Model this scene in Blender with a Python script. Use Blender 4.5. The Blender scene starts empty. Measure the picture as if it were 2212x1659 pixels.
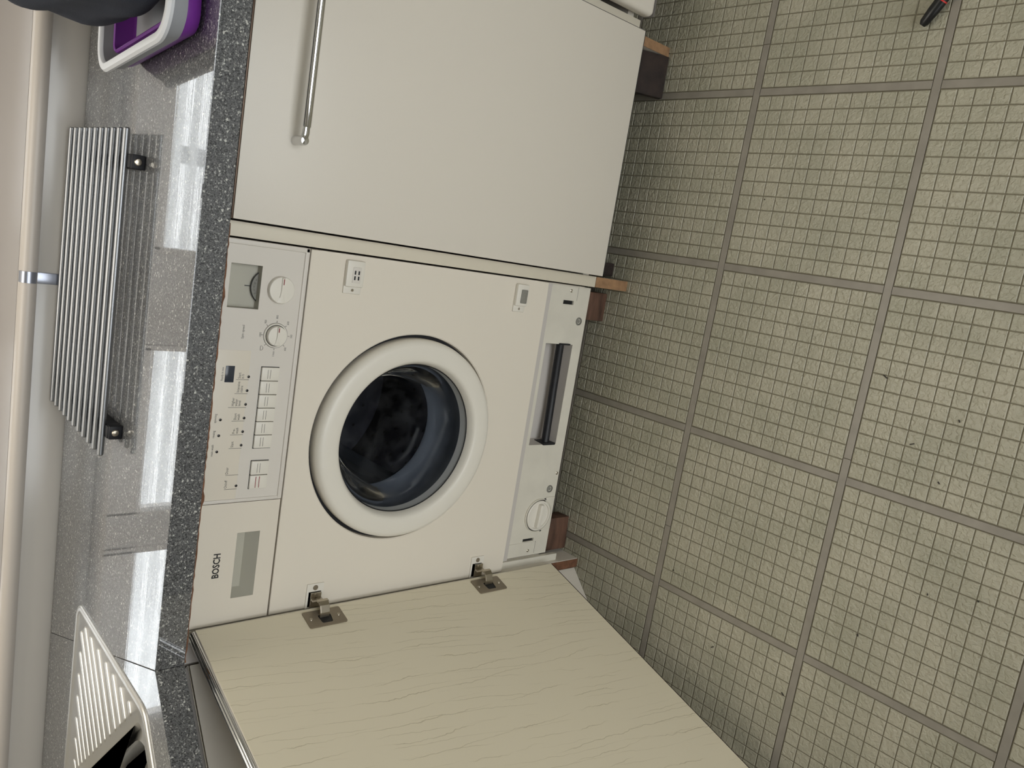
import bpy, bmesh, math, random
from mathutils import Vector, Matrix
from mathutils.geometry import tessellate_polygon
random.seed(4)
PI = math.pi
scene = bpy.context.scene
COL = scene.collection

# ------------------------------------------------------------------ camera, sky, light, exposure
CAMR = ((0.1576397, -0.64862601, -0.74460326), (0.97553939, 0.21927623, 0.01551897), (0.15320779, -0.72883622, 0.66732686))
CAMC = Vector((0.03271347, -1.11724774, 1.30428023))
FPX = 1727.557
cd = bpy.data.cameras.new('camera'); cam = bpy.data.objects.new('camera', cd); COL.objects.link(cam)
cd.sensor_fit = 'HORIZONTAL'; cd.sensor_width = 36.0; cd.lens = FPX * 36.0 / 2212.0
cd.clip_start = 0.02; cd.clip_end = 100
m3 = Matrix(CAMR).transposed()
cam.matrix_world = Matrix.Translation(CAMC) @ m3.to_4x4()
scene.camera = cam
scene.view_settings.view_transform = 'Standard'
scene.view_settings.look = 'None'
scene.view_settings.gamma = 1.0
scene.view_settings.use_curve_mapping = False
scene.view_settings.exposure = 0.0

world = bpy.data.worlds.new('overcast_sky'); scene.world = world; world.use_nodes = True
bg = world.node_tree.nodes['Background']
bg.inputs['Color'].default_value = (0.97, 0.985, 1.0, 1); bg.inputs['Strength'].default_value = 6.2

def area_light(name, loc, rot, sx, sy, energy, color, portal=False):
    l = bpy.data.lights.new(name, 'AREA'); l.shape = 'RECTANGLE'; l.size = sx; l.size_y = sy
    l.energy = energy; l.color = color
    o = bpy.data.objects.new(name, l); COL.objects.link(o); o.location = loc; o.rotation_euler = rot
    if portal: l.cycles.is_portal = True
    return o
WX0, WX1, WZ0, WZ1 = -1.40, 1.02, 1.045, 2.02      # opening of the window above the sill
area_light('sky_portal', (-0.19, 1.02, 1.22), (-PI/2, 0, 0), 2.42, 0.40, 1, (1, 1, 1), True)
area_light('fill_window_portal', (0.1, -2.72, 0.975), (PI/2, 0, 0), 1.9, 1.55, 1, (1, 1, 1), True)  # portal for the added window behind the camera
area_light('ceiling_fill_light', (-0.15, 0.22, 2.39), (0, 0, 0), 1.1, 0.9, 14, (1.0, 0.94, 0.84))  # added fill, no known lamp there; grades the floor brightness

# ------------------------------------------------------------------ materials
def lin(c):
    return tuple((v/12.92 if v <= 0.04045 else ((v+0.055)/1.055)**2.4) for v in [x/255.0 for x in c])
MATS = {}
def mat(name, rgb, rough=0.5, metal=0.0, spec=0.5, bump=0.0, bscale=200.0, var=0.0, vscale=8.0, coat=0.0, stretch=None):
    m = bpy.data.materials.new(name); m.use_nodes = True
    nt = m.node_tree; b = nt.nodes['Principled BSDF']
    c = lin(rgb)
    b.inputs['Base Color'].default_value = (*c, 1); b.inputs['Roughness'].default_value = rough
    b.inputs['Metallic'].default_value = metal; b.inputs['Specular IOR Level'].default_value = spec
    b.inputs['Coat Weight'].default_value = coat
    geo = nt.nodes.new('ShaderNodeNewGeometry'); vec = geo.outputs['Position']
    if stretch:
        mp = nt.nodes.new('ShaderNodeMapping'); mp.inputs['Scale'].default_value = stretch
        nt.links.new(vec, mp.inputs['Vector']); vec = mp.outputs['Vector']
    if var:
        n = nt.nodes.new('ShaderNodeTexNoise'); n.inputs['Scale'].default_value = vscale; n.inputs['Detail'].default_value = 5
        nt.links.new(vec, n.inputs['Vector'])
        r = nt.nodes.new('ShaderNodeValToRGB'); r.color_ramp.elements[0].position = 0.3; r.color_ramp.elements[1].position = 0.7
        r.color_ramp.elements[0].color = (*[v*(1-var) for v in c], 1); r.color_ramp.elements[1].color = (*[min(1, v*(1+var)) for v in c], 1)
        nt.links.new(n.outputs['Fac'], r.inputs['Fac']); nt.links.new(r.outputs['Color'], b.inputs['Base Color'])
    if bump:
        n = nt.nodes.new('ShaderNodeTexNoise'); n.inputs['Scale'].default_value = bscale; n.inputs['Detail'].default_value = 3
        nt.links.new(vec, n.inputs['Vector'])
        bp = nt.nodes.new('ShaderNodeBump'); bp.inputs['Strength'].default_value = bump; bp.inputs['Distance'].default_value = 0.001
        nt.links.new(n.outputs['Fac'], bp.inputs['Height']); nt.links.new(bp.outputs['Normal'], b.inputs['Normal'])
    MATS[name] = m
    return m
mat('enamel', (224, 216, 202), 0.42, spec=0.4, bump=0.05, bscale=900)
mat('panel_plastic', (214, 208, 199), 0.45, spec=0.4, bump=0.04, bscale=1200)
mat('knob_plastic', (224, 219, 208), 0.4)
mat('recess_plastic', (176, 173, 160), 0.5)
mat('drawer_plastic', (220, 212, 198), 0.42, spec=0.4, bump=0.04, bscale=1200)
mat('kick_paint', (214, 209, 196), 0.5, var=0.04, vscale=25)
mat('kick_recess', (196, 190, 184), 0.5)
mat('edge_cream', (214, 206, 188), 0.5)
mat('white_laminate', (218, 211, 199), 0.36, spec=0.4, bump=0.08, bscale=500)
mat('raw_board', (150, 116, 84), 0.85, bump=0.6, bscale=300, var=0.25, vscale=60)
mat('raw_board_dark', (110, 74, 52), 0.85, bump=0.6, bscale=300, var=0.35, vscale=60)
mat('timber_brown', (92, 66, 52), 0.7, bump=0.5, bscale=200, var=0.5, vscale=14, stretch=(1, 1, 5))
mat('timber_dark', (44, 33, 28), 0.8, bump=0.5, bscale=300, var=0.4, vscale=40)
mat('chrome', (215, 215, 215), 0.09, 1.0)
mat('dark_trim', (86, 70, 58), 0.3, 0.6)
mat('rod_metal', (150, 152, 155), 0.38, 1.0, bump=0.03, bscale=800)
mat('nickel', (182, 174, 160), 0.3, 1.0, bump=0.05, bscale=500)
mat('hinge_plate', (140, 129, 112), 0.42, 0.5, bump=0.08, bscale=500)
mat('steel_sink', (200, 198, 194), 0.36, 1.0, bump=0.06, bscale=300)
mat('black_rubber', (14, 15, 22), 0.55)
mat('hose_rubber', (24, 25, 30), 0.5)
mat('black_ink', (24, 24, 26), 0.5)
mat('grey_ink', (92, 90, 84), 0.6)
mat('red_ink', (130, 22, 30), 0.5)
mat('indicator', (26, 22, 20), 0.3)
mat('lcd', (52, 57, 66), 0.18)
mat('dial_grey', (132, 130, 122), 0.6, var=0.1, vscale=300)
mat('gasket_rubber', (92, 96, 102), 0.6, var=0.08, vscale=20)
mat('drum_steel', (84, 84, 90), 0.38, 1.0)
mat('tub_grey', (150, 152, 156), 0.5)
mat('tub_rim', (206, 208, 212), 0.42)
mat('tub_inner', (120, 120, 124), 0.5)
mat('tub_purple', (112, 44, 140), 0.45)
mat('navy_cloth', (44, 48, 60), 0.85, bump=0.5, bscale=900, var=0.12, vscale=14)
mat('navy_piping', (66, 70, 84), 0.7)
mat('red_cloth', (190, 60, 70), 0.8)
mat('tool_black', (8, 9, 12), 0.35)
mat('tool_red', (190, 40, 34), 0.45)
mat('upvc', (226, 222, 220), 0.28, spec=0.5)
mat('sill_board', (166, 160, 156), 0.4, spec=0.4)
mat('lightened_nosing', (196, 188, 180), 0.35, spec=0.4)  # lighter than the board, offsets the shade falling on the nose
mat('upvc_gloss', (212, 207, 200), 0.2, spec=0.5)
mat('grey_seal', (120, 116, 112), 0.6)
mat('alu_cover', (160, 164, 176), 0.28, 0.8)
mat('wall_paint', (226, 222, 212), 0.9)
mat('ceiling_paint', (236, 234, 228), 0.95)
mat('slat_paint', (226, 228, 232), 0.8, var=0.08, vscale=6)
mat('lawn_ground', (120, 128, 104), 0.95, var=0.2, vscale=6)
mat('crumb', (50, 46, 40), 0.8)
mat('floor_strip', (144, 138, 127), 0.40, spec=0.35, var=0.10, vscale=30, stretch=(1, 1, 1))
mat('floor_seam', (112, 106, 88), 0.8)

def mat_tile():
    m = bpy.data.materials.new('embossed_vinyl'); m.use_nodes = True; nt = m.node_tree; b = nt.nodes['Principled BSDF']
    geo = nt.nodes.new('ShaderNodeNewGeometry')
    n = nt.nodes.new('ShaderNodeTexNoise'); n.inputs['Scale'].default_value = 150; n.inputs['Detail'].default_value = 2.5; n.inputs['Distortion'].default_value = 0.6
    nt.links.new(geo.outputs['Position'], n.inputs['Vector'])
    bp = nt.nodes.new('ShaderNodeBump'); bp.inputs['Strength'].default_value = 0.9; bp.inputs['Distance'].default_value = 0.0030
    nt.links.new(n.outputs['Fac'], bp.inputs['Height']); nt.links.new(bp.outputs['Normal'], b.inputs['Normal'])
    v = nt.nodes.new('ShaderNodeTexNoise'); v.inputs['Scale'].default_value = 9; v.inputs['Detail'].default_value = 3
    nt.links.new(geo.outputs['Position'], v.inputs['Vector'])
    r = nt.nodes.new('ShaderNodeValToRGB')
    a, c = lin((161, 158, 139)), lin((175, 170, 151))
    r.color_ramp.elements[0].position = 0.35; r.color_ramp.elements[1].position = 0.65
    r.color_ramp.elements[0].color = (*a, 1); r.color_ramp.elements[1].color = (*c, 1)
    nt.links.new(v.outputs['Fac'], r.inputs['Fac']); nt.links.new(r.outputs['Color'], b.inputs['Base Color'])
    b.inputs['Roughness'].default_value = 0.36; b.inputs['Specular IOR Level'].default_value = 0.45
    MATS['embossed_vinyl'] = m
mat_tile()

def mat_granite():
    m = bpy.data.materials.new('speckled_laminate'); m.use_nodes = True; nt = m.node_tree; b = nt.nodes['Principled BSDF']
    geo = nt.nodes.new('ShaderNodeNewGeometry'); P = geo.outputs['Position']
    def vor(scale, lo, hi, off):
        mp = nt.nodes.new('ShaderNodeMapping'); mp.inputs['Location'].default_value = off; nt.links.new(P, mp.inputs['Vector'])
        d = nt.nodes.new('ShaderNodeTexNoise'); d.inputs['Scale'].default_value = scale*1.2; nt.links.new(mp.outputs['Vector'], d.inputs['Vector'])
        mx = nt.nodes.new('ShaderNodeMix'); mx.data_type = 'VECTOR'; mx.inputs['Factor'].default_value = 0.003
        nt.links.new(mp.outputs['Vector'], mx.inputs['A']); nt.links.new(d.outputs['Color'], mx.inputs['B'])
        v = nt.nodes.new('ShaderNodeTexVoronoi'); v.inputs['Scale'].default_value = scale; nt.links.new(mx.outputs['Result'], v.inputs['Vector'])
        s = nt.nodes.new('ShaderNodeSeparateColor'); nt.links.new(v.outputs['Color'], s.inputs['Color'])
        r = nt.nodes.new('ShaderNodeMapRange'); r.inputs['From Min'].default_value = lo; r.inputs['From Max'].default_value = hi
        nt.links.new(s.outputs['Red'], r.inputs['Value']); return r.outputs['Result'], s.outputs['Green'], v.outputs['Distance']
    def mixc(fac, A, B):
        mx = nt.nodes.new('ShaderNodeMix'); mx.data_type = 'RGBA'
        if hasattr(fac, 'default_value'): nt.links.new(fac, mx.inputs['Factor'])
        if isinstance(A, tuple): mx.inputs['A'].default_value = (*A, 1)
        else: nt.links.new(A, mx.inputs['A'])
        mx.inputs['B'].default_value = (*B, 1)
        return mx.outputs['Result']
    f1, g1, _ = vor(900, 0.0, 1.0, (0, 0, 0))
    base = mixc(f1, lin((48, 49, 52)), lin((112, 113, 114)))
    f2, _, d2 = vor(760, 0.80, 0.86, (3, 1, 2)); c2 = mixc(f2, base, lin((26, 27, 31)))
    f3, _, _ = vor(640, 0.90, 0.95, (7, 4, 1)); c3 = mixc(f3, c2, lin((160, 160, 157)))
    f4, _, _ = vor(420, 0.975, 0.985, (1, 8, 5)); c4 = mixc(f4, c3, lin((196, 196, 190)))
    nt.links.new(c4, b.inputs['Base Color'])
    b.inputs['Roughness'].default_value = 0.42; b.inputs['Specular IOR Level'].default_value = 0.4; b.inputs['Coat Weight'].default_value = 0.85; b.inputs['Coat Roughness'].default_value = 0.012; b.inputs['Coat IOR'].default_value = 1.72
    n = nt.nodes.new('ShaderNodeTexNoise'); n.inputs['Scale'].default_value = 420; n.inputs['Detail'].default_value = 2; nt.links.new(P, n.inputs['Vector'])
    mp = nt.nodes.new('ShaderNodeMapping'); mp.inputs['Scale'].default_value = (2.0, 60, 1); nt.links.new(P, mp.inputs['Vector'])
    n2 = nt.nodes.new('ShaderNodeTexNoise'); n2.inputs['Scale'].default_value = 2; n2.inputs['Detail'].default_value = 4; nt.links.new(mp.outputs['Vector'], n2.inputs['Vector'])
    ad = nt.nodes.new('ShaderNodeMath'); ad.operation = 'MULTIPLY_ADD'; nt.links.new(n2.outputs['Fac'], ad.inputs[0]); ad.inputs[1].default_value = 1.1; nt.links.new(n.outputs['Fac'], ad.inputs[2])
    bp = nt.nodes.new('ShaderNodeBump'); bp.inputs['Strength'].default_value = 0.12; bp.inputs['Distance'].default_value = 0.0006
    nt.links.new(ad.outputs['Value'], bp.inputs['Height']); nt.links.new(bp.outputs['Normal'], b.inputs['Normal']); bp2 = nt.nodes.new('ShaderNodeBump'); bp2.inputs['Strength'].default_value = 0.10; bp2.inputs['Distance'].default_value = 0.0004
    nt.links.new(n2.outputs['Fac'], bp2.inputs['Height']); nt.links.new(bp2.outputs['Normal'], b.inputs['Coat Normal'])
    MATS['speckled_laminate'] = m
mat_granite()

def mat_crackle():
    m = bpy.data.materials.new('veined_cream_laminate'); m.use_nodes = True; nt = m.node_tree; b = nt.nodes['Principled BSDF']
    tc = nt.nodes.new('ShaderNodeTexCoord'); P = tc.outputs['Object']     # door space: x along the door, z up
    def M(op, a, b=None, c=None):
        n = nt.nodes.new('ShaderNodeMath'); n.operation = op
        for i, v in enumerate((a, b, c)):
            if v is None: continue
            if hasattr(v, 'is_linked'): nt.links.new(v, n.inputs[i])
            else: n.inputs[i].default_value = v
        return n.outputs[0]
    def N(scale, detail, stretch, off, dist=0.0):
        mp = nt.nodes.new('ShaderNodeMapping'); mp.inputs['Scale'].default_value = stretch; mp.inputs['Location'].default_value = off; nt.links.new(P, mp.inputs['Vector'])
        n = nt.nodes.new('ShaderNodeTexNoise'); n.inputs['Scale'].default_value = scale; n.inputs['Detail'].default_value = detail; n.inputs['Distortion'].default_value = dist
        nt.links.new(mp.outputs['Vector'], n.inputs['Vector']); return n.outputs['Fac']
    sx = nt.nodes.new('ShaderNodeSeparateXYZ'); nt.links.new(P, sx.inputs[0])
    def veins(freq, off, width, tilt):
        ph = M('MULTIPLY_ADD', sx.outputs['Z'], tilt*freq, M('MULTIPLY', sx.outputs['X'], freq))
        ph = M('MULTIPLY_ADD', N(5, 2, (1.4, 1, .6), off), 2.2, ph)
        ph = M('MULTIPLY_ADD', N(42, 4, (1, 1, 1), off), .42, ph)
        fr = M('FRACT', ph); d = M('ABSOLUTE', M('SUBTRACT', fr, .5))
        l = nt.nodes.new('ShaderNodeMapRange'); l.inputs['From Max'].default_value = width; l.inputs['To Min'].default_value = 1; l.inputs['To Max'].default_value = 0; nt.links.new(d, l.inputs['Value'])
        g = nt.nodes.new('ShaderNodeMapRange'); g.inputs['From Min'].default_value = .44; g.inputs['From Max'].default_value = .58; nt.links.new(N(13, 2, (1.6, 1, .55), (off[2], off[0], off[1])), g.inputs['Value'])
        return M('MULTIPLY', l.outputs[0], g.outputs[0])
    class _o: pass
    mx2 = _o(); mx2.outputs = [M('MAXIMUM', veins(36, (0, 0, 0), .030, .10), M('MULTIPLY', veins(50, (4, 8, 3), .035, .16), .7))]
    sc = nt.nodes.new('ShaderNodeMath'); sc.operation = 'MULTIPLY'; nt.links.new(mx2.outputs[0], sc.inputs[0]); sc.inputs[1].default_value = 0.7
    c = nt.nodes.new('ShaderNodeMix'); c.data_type = 'RGBA'; c.inputs['A'].default_value = (*lin((222, 213, 190)), 1); c.inputs['B'].default_value = (*lin((160, 148, 116)), 1)
    nt.links.new(sc.outputs[0], c.inputs['Factor']); nt.links.new(c.outputs['Result'], b.inputs['Base Color'])
    b.inputs['Roughness'].default_value = 0.45; b.inputs['Specular IOR Level'].default_value = 0.35
    MATS['veined_cream_laminate'] = m
mat_crackle()

def mat_glass(name, tint, gloss_rough=0.02, dirt=0.0, ior=1.5):
    m = bpy.data.materials.new(name); m.use_nodes = True; nt = m.node_tree
    for n in list(nt.nodes): nt.nodes.remove(n)
    out = nt.nodes.new('ShaderNodeOutputMaterial'); tr = nt.nodes.new('ShaderNodeBsdfTransparent'); gl = nt.nodes.new('ShaderNodeBsdfGlossy')
    tr.inputs['Color'].default_value = (*tint, 1); gl.inputs['Roughness'].default_value = gloss_rough
    fr = nt.nodes.new('ShaderNodeFresnel'); fr.inputs['IOR'].default_value = ior
    mx = nt.nodes.new('ShaderNodeMixShader'); nt.links.new(fr.outputs[0], mx.inputs[0]); nt.links.new(tr.outputs[0], mx.inputs[1]); nt.links.new(gl.outputs[0], mx.inputs[2])
    last = mx
    if dirt:
        df = nt.nodes.new('ShaderNodeBsdfDiffuse'); df.inputs['Color'].default_value = (0.5, 0.52, 0.55, 1)
        n = nt.nodes.new('ShaderNodeTexNoise'); n.inputs['Scale'].default_value = 30; n.inputs['Detail'].default_value = 6
        g = nt.nodes.new('ShaderNodeNewGeometry'); nt.links.new(g.outputs['Position'], n.inputs['Vector'])
        r = nt.nodes.new('ShaderNodeMapRange'); r.inputs['From Min'].default_value = 0.4; r.inputs['From Max'].default_value = 0.8; r.inputs['To Max'].default_value = dirt
        nt.links.new(n.outputs['Fac'], r.inputs['Value'])
        m2 = nt.nodes.new('ShaderNodeMixShader'); nt.links.new(r.outputs[0], m2.inputs[0]); nt.links.new(mx.outputs[0], m2.inputs[1]); nt.links.new(df.outputs[0], m2.inputs[2]); last = m2
    nt.links.new(last.outputs[0], out.inputs['Surface'])
    MATS[name] = m
mat_glass('window_glass', (0.97, 0.98, 0.98))
mat_glass('porthole_glass', (0.74, 0.77, 0.82), 0.05, 0.05, 1.16)

# ------------------------------------------------------------------ mesh helpers
def tag(o, label=None, cat=None, group=None, kind=None):
    if label: o['label'] = label
    if cat: o['category'] = cat
    if group: o['group'] = group
    if kind: o['kind'] = kind
    return o
def empty(name, loc=(0, 0, 0), rz=0.0):
    o = bpy.data.objects.new(name, None); COL.objects.link(o); o.location = loc; o.rotation_euler = (0, 0, rz)
    o.empty_display_size = 0.05; return o
class MB:
    """collects shapes into one bmesh and links them as one mesh object"""
    def __init__(self): self.bm = bmesh.new(); self.mi = 0
    def _set(self, faces):
        for f in faces: f.material_index = self.mi
    def box(self, x0, x1, y0, y1, z0, z1, bev=0.0, seg=2, M=None):
        r = bmesh.ops.create_cube(self.bm, size=1.0)
        vs = r['verts']
        for v in vs: v.co = Vector((x0+(v.co.x+.5)*(x1-x0), y0+(v.co.y+.5)*(y1-y0), z0+(v.co.z+.5)*(z1-z0)))
        fs = {f for v in vs for f in v.link_faces}
        if bev > 0:
            es = list({e for v in vs for e in v.link_edges})
            rr = bmesh.ops.bevel(self.bm, geom=es, offset=bev, segments=seg, affect='EDGES', profile=0.5)
            fs = set(rr['faces']) | {f for f in fs if f.is_valid}
            for f in list(fs):
                for v in f.verts: fs |= set(v.link_faces)
        self._set(fs)
        if M is not None:
            for v in {v for f in fs for v in f.verts}: v.co = M @ v.co
        return self
    def tube(self, pts, r, seg=12, cap=True, flat=None):
        pts = [Vector(p) for p in pts]; rings = []
        for i, p in enumerate(pts):
            t = (pts[min(i+1, len(pts)-1)] - pts[max(i-1, 0)]).normalized()
            up = Vector((0, 0, 1)) if abs(t.z) < 0.9 else Vector((1, 0, 0))
            a = t.cross(up).normalized(); b = a.cross(t).normalized()
            rr = r[i] if isinstance(r, (list, tuple)) else r
            ra, rb = (rr, rr) if not flat else (rr*flat[0], rr*flat[1])
            rings.append([self.bm.verts.new(p + a*ra*math.cos(2*PI*k/seg) + b*rb*math.sin(2*PI*k/seg)) for k in range(seg)])
        fs = []
        for i in range(len(rings)-1):
            for k in range(seg): fs.append(self.bm.faces.new((rings[i][k], rings[i][(k+1) % seg], rings[i+1][(k+1) % seg], rings[i+1][k])))
        if cap: fs.append(self.bm.faces.new(rings[0][::-1])); fs.append(self.bm.faces.new(rings[-1]))
        self._set(fs); return self
    def lathe_y(self, cx, cz, prof, seg=96, capstart=False, capend=False):
        """prof: list of (radius, y); turned about a y axis through (cx, cz)"""
        rings = [[self.bm.verts.new((cx + r*math.cos(2*PI*k/seg), y, cz + r*math.sin(2*PI*k/seg))) for k in range(seg)] for r, y in prof]
        fs = []
        for i in range(len(rings)-1):
            for k in range(seg): fs.append(self.bm.faces.new((rings[i][k], rings[i][(k+1) % seg], rings[i+1][(k+1) % seg], rings[i+1][k])))
        if capstart: fs.append(self.bm.faces.new(rings[0]))
        if capend: fs.append(self.bm.faces.new(rings[-1][::-1]))
        self._set(fs); return self
    def loft(self, loops, capstart=False, capend=False, closed=True):
        rings = [[self.bm.verts.new(p) for p in L] for L in loops]; fs = []; n = len(loops[0])
        for i in range(len(rings)-1):
            for k in range(n if closed else n-1): fs.append(self.bm.faces.new((rings[i][k], rings[i][(k+1) % n], rings[i+1][(k+1) % n], rings[i+1][k])))
        if capstart: fs.append(self.bm.faces.new(rings[0][::-1]))
        if capend: fs.append(self.bm.faces.new(rings[-1]))
        self._set(fs); return self
    def poly(self, loops2, z):
        """flat face with holes at height z from 2d loops (first is the outline)"""
        pts = [Vector((x, y, z)) for L in loops2 for x, y in L]
        tris = tessellate_polygon([[Vector((x, y, 0)) for x, y in L] for L in loops2])
        vs = [self.bm.verts.new(p) for p in pts]; fs = []
        for t in tris:
            try:
                f = self.bm.faces.new([vs[i] for i in t]); f.normal_update()
                if f.normal.z < 0: f.normal_flip()
                fs.append(f)
            except ValueError: pass
        self._set(fs); return self
    def build(self, name, mats, parent=None, smooth=True, angle=35, bevel=0.0):
        bm = self.bm; bmesh.ops.remove_doubles(bm, verts=bm.verts, dist=1e-6); bmesh.ops.recalc_face_normals(bm, faces=bm.faces)
        me = bpy.data.meshes.new(name); bm.to_mesh(me); bm.free()
        for mm in (mats if isinstance(mats, (list, tuple)) else [mats]): me.materials.append(MATS[mm])
        if smooth:
            me.shade_smooth(); me.set_sharp_from_angle(angle=math.radians(angle))
        o = bpy.data.objects.new(name, me); COL.objects.link(o)
        if parent is not None: o.parent = parent
        if bevel:
            md = o.modifiers.new('bevel', 'BEVEL'); md.width = bevel; md.segments = 3; md.limit_method = 'ANGLE'; md.angle_limit = math.radians(50)
        return o
def box_obj(name, m, parent, x0, x1, y0, y1, z0, z1, bev=0.0, M=None):
    return MB().box(x0, x1, y0, y1, z0, z1, bev, M=M).build(name, m, parent)
def holed_plate(mb, x0, x1, z0, z1, yf, th, holes):
    """plate facing -y with rectangular through holes, walls of the holes included"""
    xs = sorted({x0, x1, *[h[0] for h in holes], *[h[1] for h in holes]}); zs = sorted({z0, z1, *[h[2] for h in holes], *[h[3] for h in holes]})
    def solid(xa, xb, za, zb):
        xm, zm = (xa+xb)/2, (za+zb)/2
        return not any(h[0] < xm < h[1] and h[2] < zm < h[3] for h in holes)
    S = {(i, j): solid(xs[i], xs[i+1], zs[j], zs[j+1]) for i in range(len(xs)-1) for j in range(len(zs)-1)}
    q = lambda *p: mb.bm.faces.new([mb.bm.verts.new(v) for v in p])
    fs = []
    for (i, j), s in S.items():
        if not s: continue
        a, b, c, d = xs[i], xs[i+1], zs[j], zs[j+1]
        fs.append(q((a, yf, c), (b, yf, c), (b, yf, d), (a, yf, d))); fs.append(q((a, yf+th, c), (a, yf+th, d), (b, yf+th, d), (b, yf+th, c)))
        for (di, dj), e in {(-1, 0): ((a, c), (a, d)), (1, 0): ((b, c), (b, d)), (0, -1): ((a, c), (b, c)), (0, 1): ((a, d), (b, d))}.items():
            if not S.get((i+di, j+dj), False):
                (xa, za), (xb, zb) = e; fs.append(q((xa, yf, za), (xb, yf, zb), (xb, yf+th, zb), (xa, yf+th, za)))
    mb._set(fs); return mb
def text_obj(body, name, m, parent, x, y, z, size, align='LEFT', sx=1.0, bold=0.0):
    cu = bpy.data.curves.new(name, 'FONT'); cu.body = body; cu.size = size; cu.align_x = align; cu.extrude = 0.00012; cu.resolution_u = 2
    cu.offset = bold; cu.space_line = 0.85
    o = bpy.data.objects.new(name, cu)
    COL.objects.link(o)
    bpy.context.view_layer.update()
    me = bpy.data.meshes.new_from_object(o.evaluated_get(bpy.context.evaluated_depsgraph_get()))
    bpy.data.objects.remove(o)
    M = Matrix.Translation((x, y, z)) @ Matrix.Rotation(PI/2, 4, 'X') @ Matrix.Diagonal((sx, 1, 1, 1)); me.transform(M)
    me.materials.clear(); me.materials.append(MATS[m])
    o = bpy.data.objects.new(name, me); COL.objects.link(o); o.parent = parent; return o
def rounded(poly, rad, seg=8):
    """round the corners of a counter-clockwise convex polygon"""
    out = []; n = len(poly)
    for i in range(n):
        p0, p, p1 = Vector(poly[i-1]), Vector(poly[i]), Vector(poly[(i+1) % n])
        r = rad[i] if isinstance(rad, (list, tuple)) else rad
        a = (p0-p).normalized(); b = (p1-p).normalized(); ang = a.angle(b); d = r/math.tan(ang/2)
        c = p + (a+b).normalized()*(r/math.sin(ang/2)); s = p+a*d - c; e = p+b*d - c
        a0 = math.atan2(s.y, s.x); a1 = math.atan2(e.y, e.x)
        while a1 < a0: a1 += 2*PI
        for k in range(seg+1):
            t = a0 + (a1-a0)*k/seg; out.append((c.x+r*math.cos(t), c.y+r*math.sin(t)))
    return out
def inset(poly, d, rad):
    """inset a ccw convex polygon by d (sharp corners) and round it"""
    n = len(poly); L = []
    for i in range(n):
        p, q = Vector(poly[i]), Vector(poly[(i+1) % n]); t = (q-p).normalized(); nn = Vector((-t.y, t.x)); L.append((p+nn*d, t))
    out = []
    for i in range(n):
        (p, t), (q, s) = L[i-1], L[i]; det = t.x*s.y - t.y*s.x; w = q-p; k = (w.x*s.y - w.y*s.x)/det; out.append(tuple(p+t*k))
    return rounded(out, rad)
def to_px(P):
    d = Vector(P) - CAMC; r = [sum(CAMR[i][k]*d[k] for k in range(3)) for i in range(3)]
    if r[2] > -0.05: return None
    return (1106 + FPX*r[0]/-r[2], 829.5 - FPX*r[1]/-r[2], -r[2])

ZT = 0.9272          # worktop surface
WY0, WK = 0.518, 0.0285          # upstand plane y = WY0 + WK*x
wy = lambda x: WY0 + WK*x

# ------------------------------------------------------------------ the room shell
RX0, RX1, RY0, RY1, RH = -1.72, 1.60, -2.62, 0.98, 2.42
def struct(o): return tag(o, kind='structure')
struct(box_obj('ceiling', 'ceiling_paint', None, RX0-.1, RX1+.1, RY0-.1, RY1+.12, RH, RH+.1))
struct(box_obj('wall_left', 'wall_paint', None, RX0-.1, RX0, RY0-.1, RY1+.12, -.05, RH))
struct(box_obj('wall_right', 'wall_paint', None, RX1, RX1+.1, RY0-.1, RY1+.12, -.05, RH))
mb = MB(); holed_plate(mb, RX0, RX1, -.05, RH, 0.90, 0.12, [(WX0, WX1, 1.0, WZ1)])
mb.box(RX0, RX1, 0.56, 0.90, -.05, 0.985)
struct(mb.build('wall_back', 'wall_paint', None, smooth=False))
mb = MB(); holed_plate(mb, RX0, RX1, -.05, RH, RY0-.10, 0.10, [(-0.85, 1.05, 0.2, 1.75)])
struct(mb.build('wall_front', 'wall_paint', None, smooth=False))
# window: frame, sashes and panes
win = struct(empty('window_1', (0, 0, 0)))
f = MB()
f.box(WX0, WX1, .885, .955, 1.0, 1.07, .004); f.box(WX0, WX1, .885, .955, WZ1-.06, WZ1, .004)
for a, b in ((WX0, WX0+.06), (-.83, -.745), (-.31, -.085), (.41, .50), (WX1-.06, WX1)): f.box(a, b, .885, .955, 1.0, WZ1, .004)
f.build('window_frame', 'upvc', win)
for a, b in ((WX0+.06, -.83), (-.745, -.31), (-.085, .41), (.50, WX1-.06)):
    s = MB(); s.box(a, b, .875, .93, 1.07, 1.198, .006)
    s.box(a, b, .875, .93, WZ1-.11, WZ1-.06, .006); s.box(a, a+.012, .875, .93, 1.1, WZ1-.08); s.box(b-.012, b, .875, .93, 1.1, WZ1-.08)
    s.build('window_sash', 'upvc', win)
    box_obj('window_pane', 'window_glass', win, a+.01, b-.01, .90, .904, 1.19, WZ1-.10)
w2 = struct(empty('fill_window', (0, 0, 0)))  # unseen window added low behind the camera to light the fronts
f = MB()
for a, b in ((-.85, -.79), (.07, .13), (.99, 1.05)): f.box(a, b, RY0-.09, RY0-.03, .2, 1.75, .004)
f.box(-.85, 1.05, RY0-.09, RY0-.03, .2, .28, .004); f.box(-.85, 1.05, RY0-.09, RY0-.03, 1.67, 1.75, .004); f.build('window_frame', 'upvc', w2)
for a, b in ((-.79, .07), (.13, .99)): box_obj('window_pane', 'window_glass', w2, a-.005, b+.005, RY0-.065, RY0-.061, .27, 1.68)

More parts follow.
